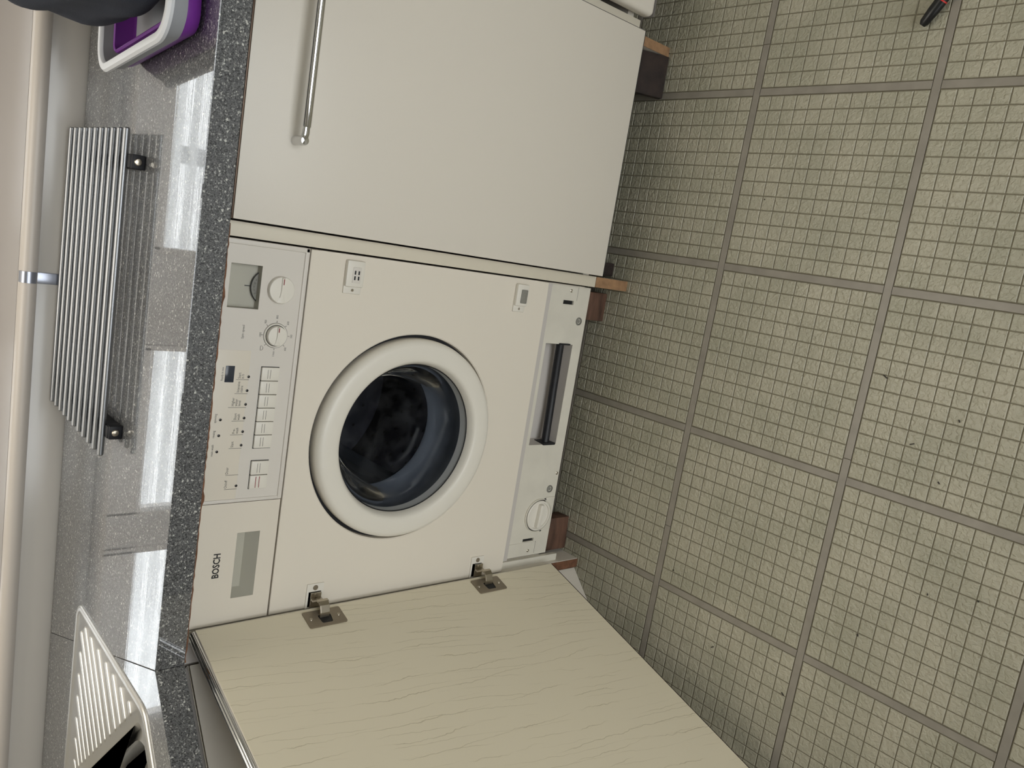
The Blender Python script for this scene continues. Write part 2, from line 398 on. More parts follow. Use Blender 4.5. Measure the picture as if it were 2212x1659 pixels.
MB().box(WX0+.01, WX1-.01, .860, .863, 1.34, WZ1-.03).tube([(WX0+.01, .8615, 1.34), (WX1-.01, .8615, 1.34)], .008, 10).tube([(WX0+.01, .855, WZ1-.03), (WX1-.01, .855, WZ1-.03)], .022, 14).build('light_block', 'wall_paint', win)  # unseen cover added over the upper glass to hold light off the sill

# window board with rounded nosing, and the glossy upstand below it (both follow the slightly skewed wall line)
MW = Matrix.Translation((0, WY0, 0)) @ Matrix.Rotation(math.atan(WK), 4, 'Z')      # local x along the wall, y into it
sill = struct(empty('trim_1', (0, 0, 0)))
prof = [(-.009, .987), (-.012, .991), (-.013, .997), (-.0125, 1.003), (-.010, 1.008), (-.005, 1.0115), (.002, 1.013), (.42, 1.017), (.42, .987)]
L0 = [MW @ Vector((-1.75, y, z)) for y, z in prof]; L1 = [MW @ Vector((1.62, y, z)) for y, z in prof]
o = MB().loft([L0, L1], True, True).build('sill_board', 'sill_board', sill)
MB().loft([[MW @ Vector((x_, y-.0003, z+.0002)) for y, z in prof[:7]] + [MW @ Vector((x_, .010, 1.0135)), MW @ Vector((x_, .010, .9868))] for x_ in (-1.75, 1.62)], True, True).build('lightened_nosing', 'lightened_nosing', sill)  # overlay on the board's own nose, brightness put into its colour
MB().tube([MW @ Vector((-1.72, .0104, 1.0134)), MW @ Vector((1.55, .0104, 1.0134))], .0006, 6).build('sealant_line', 'grey_seal', sill)
ups = struct(empty('trim_2', (0, 0, 0)))
MB().box(-1.74, -.134, 0, .02, ZT-.004, .99, .001, M=MW).build('upstand_panel', 'upvc_gloss', ups)
MB().box(-.134, 1.60, 0, .02, ZT-.004, .99, .001, M=MW).build('upstand_panel', 'upvc_gloss', ups)
jc = MB(); jc.box(-.1445, -.1245, -.0028, .001, ZT, .992, .0008, M=MW)
jc.loft([[MW @ Vector((x, y*1.0-.0022 if i < 7 else y, z+.0015)) for i, (y, z) in enumerate(prof[:7])] + [MW @ Vector((x, .004, 1.010)), MW @ Vector((x, .0, .99))] for x in (-.1445, -.1245)], True, True)
jc.build('joint_cover', 'alu_cover', ups)

# outside: ground, and unseen slats added to streak the window light the worktop mirrors
struct(box_obj('lawn', 'lawn_ground', None, -6, 6, 1.12, 9, -.3, -.2)); bpy.data.objects['lawn'].name = 'trim_3'
streak_screen = struct(empty('trim_4', (0, 0, 0)))
for k in range(44):
    box_obj('streak_slat', 'slat_paint', streak_screen, -3, 3, 2.3, 2.32, -.2+k*.064, -.2+k*.064+.046)
for x in (-2.4, 0.2, 2.6): box_obj('streak_post', 'slat_paint', streak_screen, x, x+.07, 2.321, 2.39, -.25, 2.62)

# ------------------------------------------------------------------ floor: vinyl tiles with embossed squares between grey strips
GX, GY, PHI, P = 0.4001, -0.2235, -0.0086, 0.319
flo = box_obj('floor', 'floor_seam', None, -1.0, 1.0, -1.0, 1.0, -.05, 0.0)
me = flo.data
for v in me.vertices:      # slab in local grid space, cut to the room
    x = RX0-.1 if v.co.x < 0 else RX1+.1; y = RY0-.1 if v.co.y < 0 else RY1
    d = Vector((x-GX, y-GY)); v.co.x = d.x*math.cos(PHI)+d.y*math.sin(PHI); v.co.y = -d.x*math.sin(PHI)+d.y*math.cos(PHI)
flo.location = (GX, GY, 0); flo.rotation_euler = (0, 0, PHI); struct(flo)
MF = Matrix.Translation((GX, GY, 0)) @ Matrix.Rotation(PHI, 4, 'Z')
SW = 0.0136; HT = 0.0016
SQ = (P - SW - .0012)/12.0
def square_geo(cx, cy, z0, inset_b=.0007, inset_t=.0017, h=.0011):
    a = SQ/2-inset_b; b = SQ/2-inset_t
    v = [(cx-a, cy-a, z0), (cx+a, cy-a, z0), (cx+a, cy+a, z0), (cx-a, cy+a, z0), (cx-b, cy-b, z0+h), (cx+b, cy-b, z0+h), (cx+b, cy+b, z0+h), (cx-b, cy+b, z0+h)]
    return v, [(4, 5, 6, 7), (0, 1, 5, 4), (1, 2, 6, 5), (2, 3, 7, 6), (3, 0, 4, 7)]
v, fc = square_geo(0, 0, 0); sqm = bpy.data.meshes.new('mosaic_square'); sqm.from_pydata(v, [], fc); sqm.materials.append(MATS['embossed_vinyl'])
plate = MB().box(-(P-SW)/2+.0003, (P-SW)/2-.0003, -(P-SW)/2+.0003, (P-SW)/2-.0003, 0.0, .0006); bmesh.ops.recalc_face_normals(plate.bm, faces=plate.bm.faces)
pm = bpy.data.meshes.new('vinyl_tile'); plate.bm.to_mesh(pm); pm.materials.append(MATS['floor_seam'])
cand = []; tiles = {}
for i in range(-5, 8):            # i counts tiles towards the camera, j towards the left
    for j in range(-4, 7):
        cx, cy = -(j+.5)*P, -(i+.5)*P; w = MF @ Vector((cx, cy, 0))
        if not (RX0+.0 < w.x < RX1-.0 and RY0+.0 < w.y < .75): continue
        t = bpy.data.objects.new('vinyl_tile', pm); COL.objects.link(t); t.parent = flo; t.location = (cx, cy, 0.0); tiles[(i, j)] = t
        for a in range(12):
            for b in range(12):
                lx, ly = (a-5.5)*SQ, (b-5.5)*SQ; q = MF @ Vector((cx+lx, cy+ly, 0)); px = to_px(q)
                vis = px is not None and 5 < px[0] < 2207 and 5 < px[1] < 1654 and q.y < -.05
                cand.append((px[2] if vis else 99+random.random(), (i, j), lx, ly, cx+lx, cy+ly))
cand.sort(key=lambda c: c[0])
for c in cand[:300]:
    s = bpy.data.objects.new('mosaic_square', sqm); COL.objects.link(s); s.parent = tiles[c[1]]; s.location = (c[2], c[3], .0006)
V, F = [], []
for c in cand[300:]:
    v, fc = square_geo(c[4], c[5], .0006); n = len(V); V += v; F += [tuple(n+k for k in q) for q in fc]
sm = bpy.data.meshes.new('mosaic_squares'); sm.from_pydata(V, [], F); sm.materials.append(MATS['embossed_vinyl'])
so = bpy.data.objects.new('mosaic_squares', sm); COL.objects.link(so); so.parent = flo; tag(so, kind='stuff')
def strip(x0, x1, y0, y1):
    o = MB().box(x0, x1, y0, y1, 0, HT, .0003, 1).build('floor_strip', 'floor_strip', flo, smooth=False)
xlim = (-(6.4)*P, 3.7*P)
joints = {0: -.4392-GX, 1: -.2017-GX, 2: -.75-GX}
for i in range(-2, 8):
    j0 = joints.get(i, (i*.37) % .914 - .6); y = -i*P
    cuts = sorted([xlim[0]] + [j0+k*.9235 for k in range(-3, 4) if xlim[0] < j0+k*.9235 < xlim[1]] + [xlim[1]])
    for a, b in zip(cuts, cuts[1:]): strip(a+.0005, b-.0005, y-SW/2+.0006, y+SW/2-.0006)
    for j in range(-3, 7):
        w = MF @ Vector((-j*P, y-P/2, 0))
        if RX0 < w.x < RX1 and RY0 < w.y: strip(-j*P-SW/2+.0006, -j*P+SW/2-.0006, y-P+SW/2+.0004, y-SW/2-.0004)
db = MB()      # specks of dirt lying on the floor
for q in ((1.0, 0.2),): pass
def from_px(u, v, z=0.003):
    dc = Vector(((u-1106)/FPX, -(v-829.5)/FPX, -1.0)); dw = Vector([sum(CAMR[i][k]*dc[i] for i in range(3)) for k in range(3)])
    return CAMC + dw*((z-CAMC.z)/dw.z)
for (x, y, a, l) in ((.209, -.285, 0, .0022), (-.058, -.568, 1, .008), (-.100, -.690, .5, .004), (-.152, -.632, 2, .007), (-.199, -.683, .8, .004), (-.371, -.706, 0, .003), (-.352, -.774, 1, .003), (-.626, -.368, 2.2, .006), (-.52, -.25, 0, .003), (-.64, -.52, 1, .006), (-.36, -.10, 1, .002), (-.48, -.62, 0.3, .004)):
    db.box(-l/2, l/2, -.0008, .0008, 0, .0012, 0, M=Matrix.Translation((x, y, .0017)) @ Matrix.Rotation(a, 4, 'Z'))
tag(db.build('floor_debris', 'crumb', None, smooth=False), 'tiny dark crumbs and bits of dirt scattered over the tiled floor', 'dirt', kind='stuff')

# ------------------------------------------------------------------ worktops
WT = .040
MITRE_B = (-.818, wy(-.818)-.004)
def slab(name, outline, holes=()):
    mb = MB(); mb.poly([outline, *holes], ZT); mb.poly([outline, *holes], ZT-WT)
    for L in [outline, *holes]:
        mb.loft([[(x, y, ZT) for x, y in L], [(x, y, ZT-WT) for x, y in L]])
    return mb.build(name, ['speckled_laminate'], None, smooth=False, bevel=.0014)
wt = slab('worktop', [(-.603, -.077), (1.58, -.079), (1.58, wy(1.58)-.002), MITRE_B])
tag(wt, 'dark grey speckled worktop run above the washing machine, with the rod rack on it', 'worktop')
# jagged brown chipboard line showing under the front edge
lip = MB(); n = 90; a = []; b = []
for k in range(n+1):
    x = -.60 + k*(.62/n); d = .0008 + .0016*random.random() + (.0022 if 34 < k % 41 < 37 else 0)
    a.append((x, -.0765, ZT-WT-d)); b.append((x, -.0765, ZT-WT+.001))
lip.loft([a, b, [(x, y+.012, z) for x, y, z in b], [(x, y+.012, z) for x, y, z in a], a], closed=False)
lip.build('chipped_edge', 'raw_board_dark', wt, smooth=False)
S0 = -1.14
SINK = [(-1.46, .32), (-1.46, -.468), (-1.084, -.468), (-.672, -.056), (-.672, .32)]
SR = [.04, .04, .05, .05, .03]
hole = [(x, y) for x, y in inset(SINK, .012, [.03, .03, .04, .04, .02])]
wc = slab('worktop', [(-.60325, -.07725), (-.81825, MITRE_B[1]), (RX0+.005, wy(RX0)-.004), (RX0+.005, -1.0), (-1.053, -1.0), (-1.053, -.527)], [hole])
tag(wc, 'dark grey speckled corner worktop with the diagonal front edge, around the sink', 'worktop')
wp = [(-.6040, -.0776), (-.8190, MITRE_B[1])]

# ------------------------------------------------------------------ stainless corner sink
sk = empty('corner_sink', (-1.05, -.05, ZT)); tag(sk, 'stainless steel corner sink with ribbed drainer set in the worktop', 'sink')
def at(o, parent):      # keep world placement under a parent that has an offset
    o.parent = parent; o.matrix_parent_inverse = Matrix.Translation(-Vector(parent.location)); return o
DZ = ZT + .0012
c45 = lambda u, v: ((u+v)/2, (u-v)/2)      # u = x+y, v = x-y
REC = [c45(-.735, -1.46), c45(-1.545, -1.46), c45(-1.545, -.678), c45(-.735, -.678)]
if sum((REC[i][0]*REC[(i+1) % 4][1]-REC[(i+1) % 4][0]*REC[i][1]) for i in range(4)) < 0: REC = REC[::-1]
# keep the recess inside the sink outline: it only reaches as far as the bowl
REC = [c45(-.735, -1.10), c45(-1.28, -1.10), c45(-1.28, -.655), c45(-.735, -.655)]
if sum((REC[i][0]*REC[(i+1) % 4][1]-REC[(i+1) % 4][0]*REC[i][1]) for i in range(4)) < 0: REC = REC[::-1]
d = MB()
prof = [(0, -.0002), (.0008, .0016), (.003, .0032), (.009, .0036), (.012, .0030), (.0155, .0012)]
rads = lambda ins: [max(.008, r-ins) for r in SR]
d.loft([[(x, y, ZT+z) for x, y in inset(SINK, i_, rads(i_))] for i_, z in prof])
d.poly([inset(SINK, .0155, rads(.0155)), inset(REC, 0, .022)], DZ)
rp = [(0, 0), (.0015, -.001), (.006, -.0085), (.0085, -.0095)]
d.loft([[(x, y, DZ+z) for x, y in inset(REC, i_, max(.012, .022-i_))] for i_, z in rp])
BOWL = inset(REC, .017, .055)
BW = [(q[0], q[1]) for q in BOWL]
d.poly([inset(REC, .0085, .0135), BW], DZ-.0095)
at(d.build('drainer_deck', 'steel_sink', None, angle=60), sk)
bw = MB(); bp_ = [(.017, 0), (.018, -.002), (.020, -.006), (.026, -.13), (.05, -.15), (.12, -.155)]
bw.loft([[(x, y, DZ-.0095+z) for x, y in inset(REC, i_, max(.03, .055-(i_-.017)*.6))] for i_, z in bp_], capend=True)
at(bw.build('bowl', 'steel_sink', None, angle=60), sk)
vs = []
for y0 in (.0151, .0572, .0984, .1383, .1834, .2267, .2635): vs.append((-.6985-y0, -.6985+y0))
vs.append((-.7158-.2842, -.7158+.2842))
for x0, y0 in ((-.7531, .2819), (-.794, .2813), (-.8335, .2776), (-.8727, .2732), (-.9101, .2693), (-.9492, .2641)): vs.append((x0-y0, x0+y0))
for v_, u_ in vs:
    if u_ < -.7: continue
    a, b = c45(u_-.006, v_), c45(-.7085, v_); A, B = Vector((*a, 0)), Vector((*b, 0)); t = (B-A).normalized(); nn = Vector((-t.y, t.x, 0))
    loops = []
    for w, z in ((.0052, 0), (.0042, .0013), (.0026, .0017), (.0012, .0018)):
        L = []
        for k in range(9): an = -PI/2 + PI*k/8; L.append(B + t*w*math.cos(an) + nn*w*math.sin(an))
        for k in range(9): an = PI/2 + PI*k/8; L.append(A + t*w*math.cos(an) + nn*w*math.sin(an))
        loops.append([Vector((q.x, q.y, DZ+z)) for q in L])
    at(MB().loft(loops, capend=True).build('drainer_rib', 'steel_sink', None, angle=70), sk)

# ------------------------------------------------------------------ rod rack on the worktop
rk = empty('rod_rack', (-.11, .33, ZT)); tag(rk, 'brushed metal rod rack with black feet, lying on the dark grey worktop', 'rack')
RR = .0047; RZ = ZT + .0240
for k in range(11):
    y = .1745 + k*.0322; dx0 = .1305 + .0045*k/10; dx1 = -.3650 + .008*k/10
    e = .0016
    pts = [(dx1, y, RZ), (dx1+e, y, RZ), (dx0-e, y, RZ), (dx0, y, RZ)]
    at(MB().tube(pts, [RR*.7, RR, RR, RR*.7], 20).build('rod', 'rod_metal', None), rk)
for x in (.0835, -.3245):
    cb = MB(); cb.box(x-.0095, x+.0095, .158, .507, ZT+.0005, RZ-RR*.6, .001); cb.box(x-.0105, x+.0105, .1545, .176, ZT+.0003, ZT+.0195, .0015)
    c_ = at(cb.build('crossbar', 'black_rubber', None), rk)
    s_ = MB().lathe_y(x, ZT+.0105, [(.0052, .1546), (.0052, .1535), (.0042, .1524), (.001, .1518)], 20, capend=True).build('screw', 'nickel', c_)
    s_.matrix_parent_inverse = Matrix.Translation(-Vector(rk.location)) if False else Matrix()
    at(MB().box(x-.0105, x+.0105, .496, .510, ZT+.0003, ZT+.0195, .0015).build('rear_foot', 'black_rubber', None), rk)

# ------------------------------------------------------------------ collapsible washing-up tub
TUB = empty('collapsible_tub', (.43, .125, ZT), math.radians(5.5)); tag(TUB, 'grey and purple folding washing-up tub holding a dark navy bag', 'tub')
def rr(hx, hy, r, ins, z): return [(x, y, z) for x, y in inset([(-hx, -hy), (hx, -hy), (hx, hy), (-hx, hy)], ins, max(.01, r-ins))]
HX, HY, HR = .215, .155, .045
MB().loft([rr(HX, HY, HR, i_, z) for i_, z in ((.030, .001), (.022, .003), (.017, .010), (.013, .020), (.013, .023))], capstart=True).build('purple_base', 'tub_purple', TUB)
MB().loft([rr(HX, HY, HR, i_, z) for i_, z in ((.0135, .022), (.010, .023), (.008, .030), (.006, .040), (.0035, .0415))]).build('outer_band', 'tub_grey', TUB)
MB().loft([rr(HX, HY, HR, i_, z) for i_, z in ((.004, .0405), (.0, .042), (-.0005, .046), (.002, .0495), (.005, .0505), (.011, .0497), (.0135, .047), (.014, .044))]).build('rim', 'tub_rim', TUB)
MB().loft([rr(HX, HY, HR, i_, z) for i_, z in ((.014, .045), (.019, .030), (.026, .018), (.030, .015))]).build('inner_wall', 'tub_inner', TUB)
MB().loft([rr(HX, HY, HR, i_, z) for i_, z in ((.0295, .012), (.030, .034), (.032, .0365), (.0345, .035), (.036, .012), (.040, .007))]).build('folded_wall', 'tub_purple', TUB)
MB().loft([rr(HX, HY, HR, i_, z) for i_, z in ((.038, .008), (.045, .006), (.06, .0055))], capend=True).build('tub_floor', 'tub_grey', TUB)

# dark bag standing in the tub
bg_ = empty('cloth_bag', (.500, .10, ZT+.02)); tag(bg_, 'dark navy cloth bag with piped seam, standing in the purple tub', 'bag')
bm = bmesh.new(); bmesh.ops.create_icosphere(bm, subdivisions=6, radius=1.0)
from mathutils import noise
for v in bm.verts:
    n_ = v.co.normalized(); e = 2.0/4.2
    s = [math.copysign(abs(c)**e, c) for c in n_]; L = Vector(s)
    L = L * (1/max(1e-6, (abs(L.x)**4.2+abs(L.y)**4.2+abs(L.z)**4.2)**(1/4.2)))
    q = Vector((L.x*.245, L.y*.135, L.z*.106))
    q.x += .010*q.z/.098 * -1
    nv = Vector((q.x*9, q.y*9, q.z*11)); q += n_*(.012*noise.noise(nv) + .006*noise.noise(nv*2.3+Vector((3, 1, 2))))
    v.co = Vector((q.x, q.y, q.z + .097))
me = bpy.data.meshes.new('bag_body'); bm.to_mesh(me); bm.free(); me.materials.append(MATS['navy_cloth']); me.shade_smooth()
bb = bpy.data.objects.new('bag_body', me); COL.objects.link(bb); bb.parent = bg_
bpy.context.view_layer.update()
def on_bag(x, z, off=.002):
    ok, hit, nn, _ = bb.ray_cast(Vector((x, -.6, z)), Vector((0, 1, 0)))
    return hit + nn*off if ok else None
pts = [q for q in (on_bag(-.238+.0045*k, .176-.0034*k) for k in range(34)) if q]
MB().tube(pts, .0032, 8).build('piping', 'navy_piping', bg_)

# ------------------------------------------------------------------ washing machine
WM = empty('washing_machine', (-.2975, .28, .085)); tag(WM, 'white built-in washing machine with round porthole door and detergent drawer', 'washing machine')
def wm(o): return at(o, WM)
MX0, MX1 = -.593, 0.0
PZ = .7324
# body box (sides, top, back) open at the front
b = MB(); b.box(-.592, -.001, .565 if False else .50, .51, .105, .868); b.box(-.592, -.580, .022, .51, .105, .868); b.box(-.013, -.001, .022, .51, .105, .868)
b.box(-.592, -.001, .022, .51, .862, .868); b.box(-.592, -.001, .06, .51, .100, .112)
wm(b.build('body', 'enamel', None, smooth=False))
for x in (-.545, -.05):
    for y in (.09, .46): wm(MB().tube([(x, y, .0022), (x, y, .10)], [.02, .012], 12).build('foot', 'black_rubber', None))
# front panel with a round opening
CX, CZ = -.3035, .5085
RO = .1835
f = MB(); x0, x1, z0, z1 = MX0, -.0012, .2275, PZ-.0042; N = 128
ci, sq = [], []
cxm, czm = CX, CZ
for k in range(N):
    a = 2*PI*k/N; c, s = math.cos(a), math.sin(a); ci.append((CX+RO*c, CZ+RO*s))
    t = min(((x1-CX)/c if c > 1e-9 else 1e9), ((x0-CX)/c if c < -1e-9 else 1e9), ((z1-CZ)/s if s > 1e-9 else 1e9), ((z0-CZ)/s if s < -1e-9 else 1e9))
    sq.append((CX+t*c, CZ+t*s))
for (cx_, cz_) in ((x0, z0), (x1, z0), (x1, z1), (x0, z1)):
    k = min(range(N), key=lambda i: (sq[i][0]-cx_)**2+(sq[i][1]-cz_)**2); sq[k] = (cx_, cz_)
f.loft([[(x, .020, z) for x, z in sq], [(x, .0008, z) for x, z in sq], [(x+(.0008 if x == x0 else -.0008 if x == x1 else 0), 0, z+(.0008 if z == z0 else -.0008 if z == z1 else 0)) for x, z in sq],
        [(CX+(x-CX)*(1+.002/RO), 0, CZ+(z-CZ)*(1+.002/RO)) for x, z in ci], [(x, .0015, z) for x, z in ci], [(CX+(x-CX)*.995, .03, CZ+(z-CZ)*.995) for x, z in ci]])
fp = wm(f.build('front_panel', 'enamel', None, angle=30))
wm(MB().lathe_y(CX, CZ, [(.170, .012), (.187, .012), (.187, .0202)], 96).build('door_gap_shade', 'black_rubber', None))  # black ring painted in as the shadow of the gap round the door
# porthole door
pd = wm(MB().lathe_y(CX, CZ, [(.1765, .018), (.1775, .004), (.1772, -.004), (.1755, -.0105), (.172, -.0145), (.167, -.0163), (.160, -.0168), (.150, -.0168), (.143, -.0162), (.1395, -.0145), (.137, -.011), (.1345, -.0060), (.1325, .002), (.131, .018), (.150, .024), (.1765, .018)], 128).build('door_ring', 'knob_plastic', None))
gl = wm(MB().lathe_y(CX, CZ, [(.1325, -.001), (.1312, .0005), (.128, .004), (.122, .016), (.116, .034), (.108, .060), (.100, .080), (.091, .089), (.080, .092), (.04, .094), (.002, .0945)], 96, capend=True).build('glass_bowl', 'porthole_glass', None))
dt = MB().lathe_y(CX, CZ, [(.1335, .0002), (.1325, -.0012), (.1312, .0002)], 96).build('glass_edge_seal', 'black_rubber', None); wm(dt)
gk = wm(MB().lathe_y(CX, CZ, [(.178, .031), (.160, .030), (.152, .034), (.149, .045), (.151, .058), (.150, .070), (.140, .086), (.128, .096), (.120, .100), (.1175, .104), (.1215, .112)], 96).build('door_gasket', 'gasket_rubber', None))
dr = wm(MB().lathe_y(CX, CZ, [(.118, .108), (.150, .112), (.222, .118), (.226, .126), (.226, .44), (.16, .455), (.01, .46)], 96, capend=True).build('drum', 'drum_steel', None))
# perforations and paddles in the drum
hl = MB()
for ang in [k*10*PI/180 for k in range(36)]:
    for yy in range(9):
        r_ = .2245; a = ang + (5*PI/180 if yy % 2 else 0); c, s = math.cos(a), math.sin(a); y_ = .15+yy*.032
        t1 = Vector((-s, 0, c)); cc = Vector((CX+r_*c, y_, CZ+r_*s))
        q = [cc + t1*.0035*math.cos(PI*k/3) + Vector((0, 1, 0))*.0035*math.sin(PI*k/3) for k in range(6)]
        hl._set([hl.bm.faces.new([hl.bm.verts.new(p_) for p_ in q])])
for a in range(24):
    for rI in range(5):
        r_ = .05+rI*.035; an = a*PI/12 + rI*.13; hl.lathe_y(CX+r_*math.cos(an), CZ+r_*math.sin(an), [(.0035, .4455-.002), (.003, .4450-.002)], 6, capend=True)
o = hl.build('drum_hole', 'black_ink', dr, smooth=False); tag(o, kind='stuff')
for k, a0 in enumerate((math.radians(218), math.radians(338), math.radians(98))):
    c, s = math.cos(a0), math.sin(a0); t1 = Vector((-s, 0, c)); rd = Vector((c, 0, s)); ctr = Vector((CX, 0, CZ))
    loops = []
    for y_ in (.135, .15, .42, .435):
        hgt = .02 if y_ in (.135, .435) else .055
        loops.append([ctr + rd*(.225-h) + t1*w + Vector((0, y_, 0)) for w, h in ((-.032, 0), (-.022, hgt*.55), (-.012, hgt*.9), (0, hgt), (.012, hgt*.9), (.022, hgt*.55), (.032, 0))])
    MB().loft(loops, True, True).build('paddle', 'gasket_rubber', dr)
# control panel
CP0, CP1 = -.3932, -.0005
hz = .8030
RC = (-.0985, -.0350, hz, .8495)
cp = MB(); holed_plate(cp, CP0, CP1, PZ, .862, -.0025, .016, [RC])
cp.box(CP1-.0075, CP1, -.0050, .001, PZ, .862, .0016); cp.box(CP0, CP1, -.0050, .001, PZ, PZ+.0070, .0016); cp.box(CP0, CP0+.0055, -.0042, .001, PZ, .862, .0012)
cpo = wm(cp.build('control_panel', 'panel_plastic', None))
def cpp(o):      # sub-part: parent is itself an offset child with identity matrix
    o.parent = cpo; return o
cpp(MB().box(-.3878, -.160, -.0029, -.002, .8065, .861, .0003).build('label_plate', 'drawer_plastic', None))
rc = MB()
cpp(MB().box(RC[0]+.002, RC[1]-.002, .0080, .0084, hz-.006, hz-.0045).build('dial_rim', 'dial_grey', None))
rc.loft([[(RC[0]+.0002, -.0024, RC[3]-.0002), (RC[0]+.0002, -.0024, RC[2]+.0002), (RC[1]-.0002, -.0024, RC[2]+.0002), (RC[1]-.0002, -.0024, RC[3]-.0002)], [(RC[0]+.0003, .0125, RC[3]-.0003), (RC[0]+.0003, .0125, RC[2]+.0003), (RC[1]-.0003, .0125, RC[2]+.0003), (RC[1]-.0003, .0125, RC[3]-.0003)]], capend=True)
cpp(rc.build('programme_window', 'recess_plastic', None, smooth=False))
# programme dial seen through the window: only the arc above the lower edge shows
K1 = (-.0667, .7727); K2 = (-.1353, .7718)
dm = MB(); pts = []
R_ = .0264; DC = (K1[0], .7866)
import itertools
a_lo = math.asin((hz-.0045-DC[1])/R_)
arc = [(DC[0]+R_*math.cos(t), DC[1]+R_*math.sin(t)) for t in [a_lo+(PI-2*a_lo)*k/28 for k in range(29)]]
dm.loft([[(x, .0122, z) for x, z in arc], [(x, .0085, z) for x, z in arc]], capend=True, capstart=True)
dl = cpp(dm.build('programme_dial', 'dial_grey', None))
rim_ = MB().tube([(x, .0082, z) for x, z in arc], .0007, 6).build('dial_rim', 'black_ink', None); cpp(rim_)
cpp(box_obj('dial_pointer', 'black_ink', None, K1[0]-.0004, K1[0]+.0006, .0112, .0124, DC[1]+R_+.0004, DC[1]+R_+.0080))
for t in range(9):
    an = a_lo+.15+(PI-2*a_lo-.3)*t/8; r_ = R_-.005; cpp(text_obj(random.choice(['30', '40', '60', '90', '95']), 'dial_figure', 'grey_ink', None, DC[0]+r_*math.cos(an), .0082, DC[1]+r_*math.sin(an)-.001, .0030, 'CENTER')) if r_*math.sin(an)+DC[1] > hz-.001 else None
# knobs
def knob(cx, cz, r, ring):
    k = MB().lathe_y(cx, cz, [(r, -.0026), (r, -.0075), (r*.985, -.0095), (r*.95, -.0105), (r*.85, -.0108), (.001, -.0110)], 64, capend=True)
    o = cpp(k.build('rotary_knob', 'knob_plastic', None))
    if ring:
        cpp(MB().lathe_y(cx, cz, [(r+.0002, -.0024), (r+.0002, -.0031), (r+.0012, -.0033), (r+.0012, -.0024)], 64).build('knob_collar', 'grey_ink', None))
        cpp(MB().lathe_y(cx, cz, [(r+.0012, -.0024), (r+.0014, -.0040), (r+.0030, -.0042), (r+.0036, -.0024)], 64).build('knob_collar', 'knob_plastic', None))
        cpp(MB().lathe_y(cx, cz, [(r+.0036, -.0024), (r+.0038, -.0028), (r+.0043, -.0024)], 64).build('knob_collar', 'grey_ink', None))
    g = MB(); a = .17      # grip ridge pointing right with a slight tilt
    loops = []
    for t, w, h in ((-.92, .0070*r/.02, .0002), (-.55, .0040*r/.02, .0012), (-.1, .0026*r/.02, .0020), (.5, .0026*r/.02, .0026), (.9, .0027*r/.02, .0026), (.94, .0025*r/.02, .0005)):
        x = cx + t*r*1.0; zc = cz + (0.0)
        loops.append([(x, -.0108, zc-w), (x, -.0108-h, zc-w*.75), (x, -.0108-h, zc+w*.75), (x, -.0108, zc+w)])
    g.loft(loops, True, True); cpp(g.build('knob_grip', 'knob_plastic', None))
    cpp(box_obj('knob_mark', 'red_ink', None, cx+r*.42, cx+r*.85, -.0139, -.0130, cz-.0006, cz+.0006))
knob(K1[0], K1[1], .0200, False); knob(K2[0], K2[1], .0150, True)
for ang, txt in ((90, '1000'), (45, '900'), (0, '800'), (-45, '600'), (-90, '500'), (-135, '400'), (180, '1/min')):
    c, s = math.cos(math.radians(ang)), math.sin(math.radians(ang))
    r0, r1 = .0196, .0222; A = Vector((K2[0]+c*r0, -.0027, K2[1]+s*r0)); B = Vector((K2[0]+c*r1, -.0027, K2[1]+s*r1))
    cpp(MB().tube([A, B], .00035, 6).build('scale_mark', 'grey_ink', None))
    rx = .0235 if abs(s) > .9 else .0245
    x, z = K2[0]+c*(rx+(.0035 if abs(s) < .9 else 0)), K2[1]+s*(rx+ (.001 if s < 0 else 0)) - .0013 - (.001 if s < -.9 else 0)
    cpp(text_obj(txt, 'lettering', 'grey_ink', None, x, -.0026, z, .0046, 'CENTER', .8))
c, s = math.cos(math.radians(135)), math.sin(math.radians(135))
cpp(MB().tube([Vector((K2[0]+c*.0196, -.0027, K2[1]+s*.0196)), Vector((K2[0]+c*.0222, -.0027, K2[1]+s*.0222))], .00035, 6).build('scale_mark', 'grey_ink', None))
ix, iz = K2[0]+c*.028, K2[1]+s*.026
cpp(MB().tube([(ix-.0032, -.0027, iz+.003), (ix-.0030, -.0027, iz+.0008), (ix-.0015, -.0027, iz-.0008), (ix+.0015, -.0027, iz-.0008), (ix+.0030, -.0027, iz+.0008), (ix+.0032, -.0027, iz+.003), (ix-.0032, -.0027, iz+.003)], .0003, 6).build('rinse_hold_symbol', 'grey_ink', None))
cpp(text_obj('Spin speed', 'lettering', 'grey_ink', None, -.1325, -.0026, .8205, .0050, 'CENTER', .95))
cpp(MB().box(-.2078, -.1833, -.0034, -.0024, .8285, .8420, .0004).build('display', 'lcd', None))
cpp(text_obj('Ready in min', 'lettering', 'grey_ink', None, -.1955, -.0030, .8445, .0046, 'CENTER', .85))
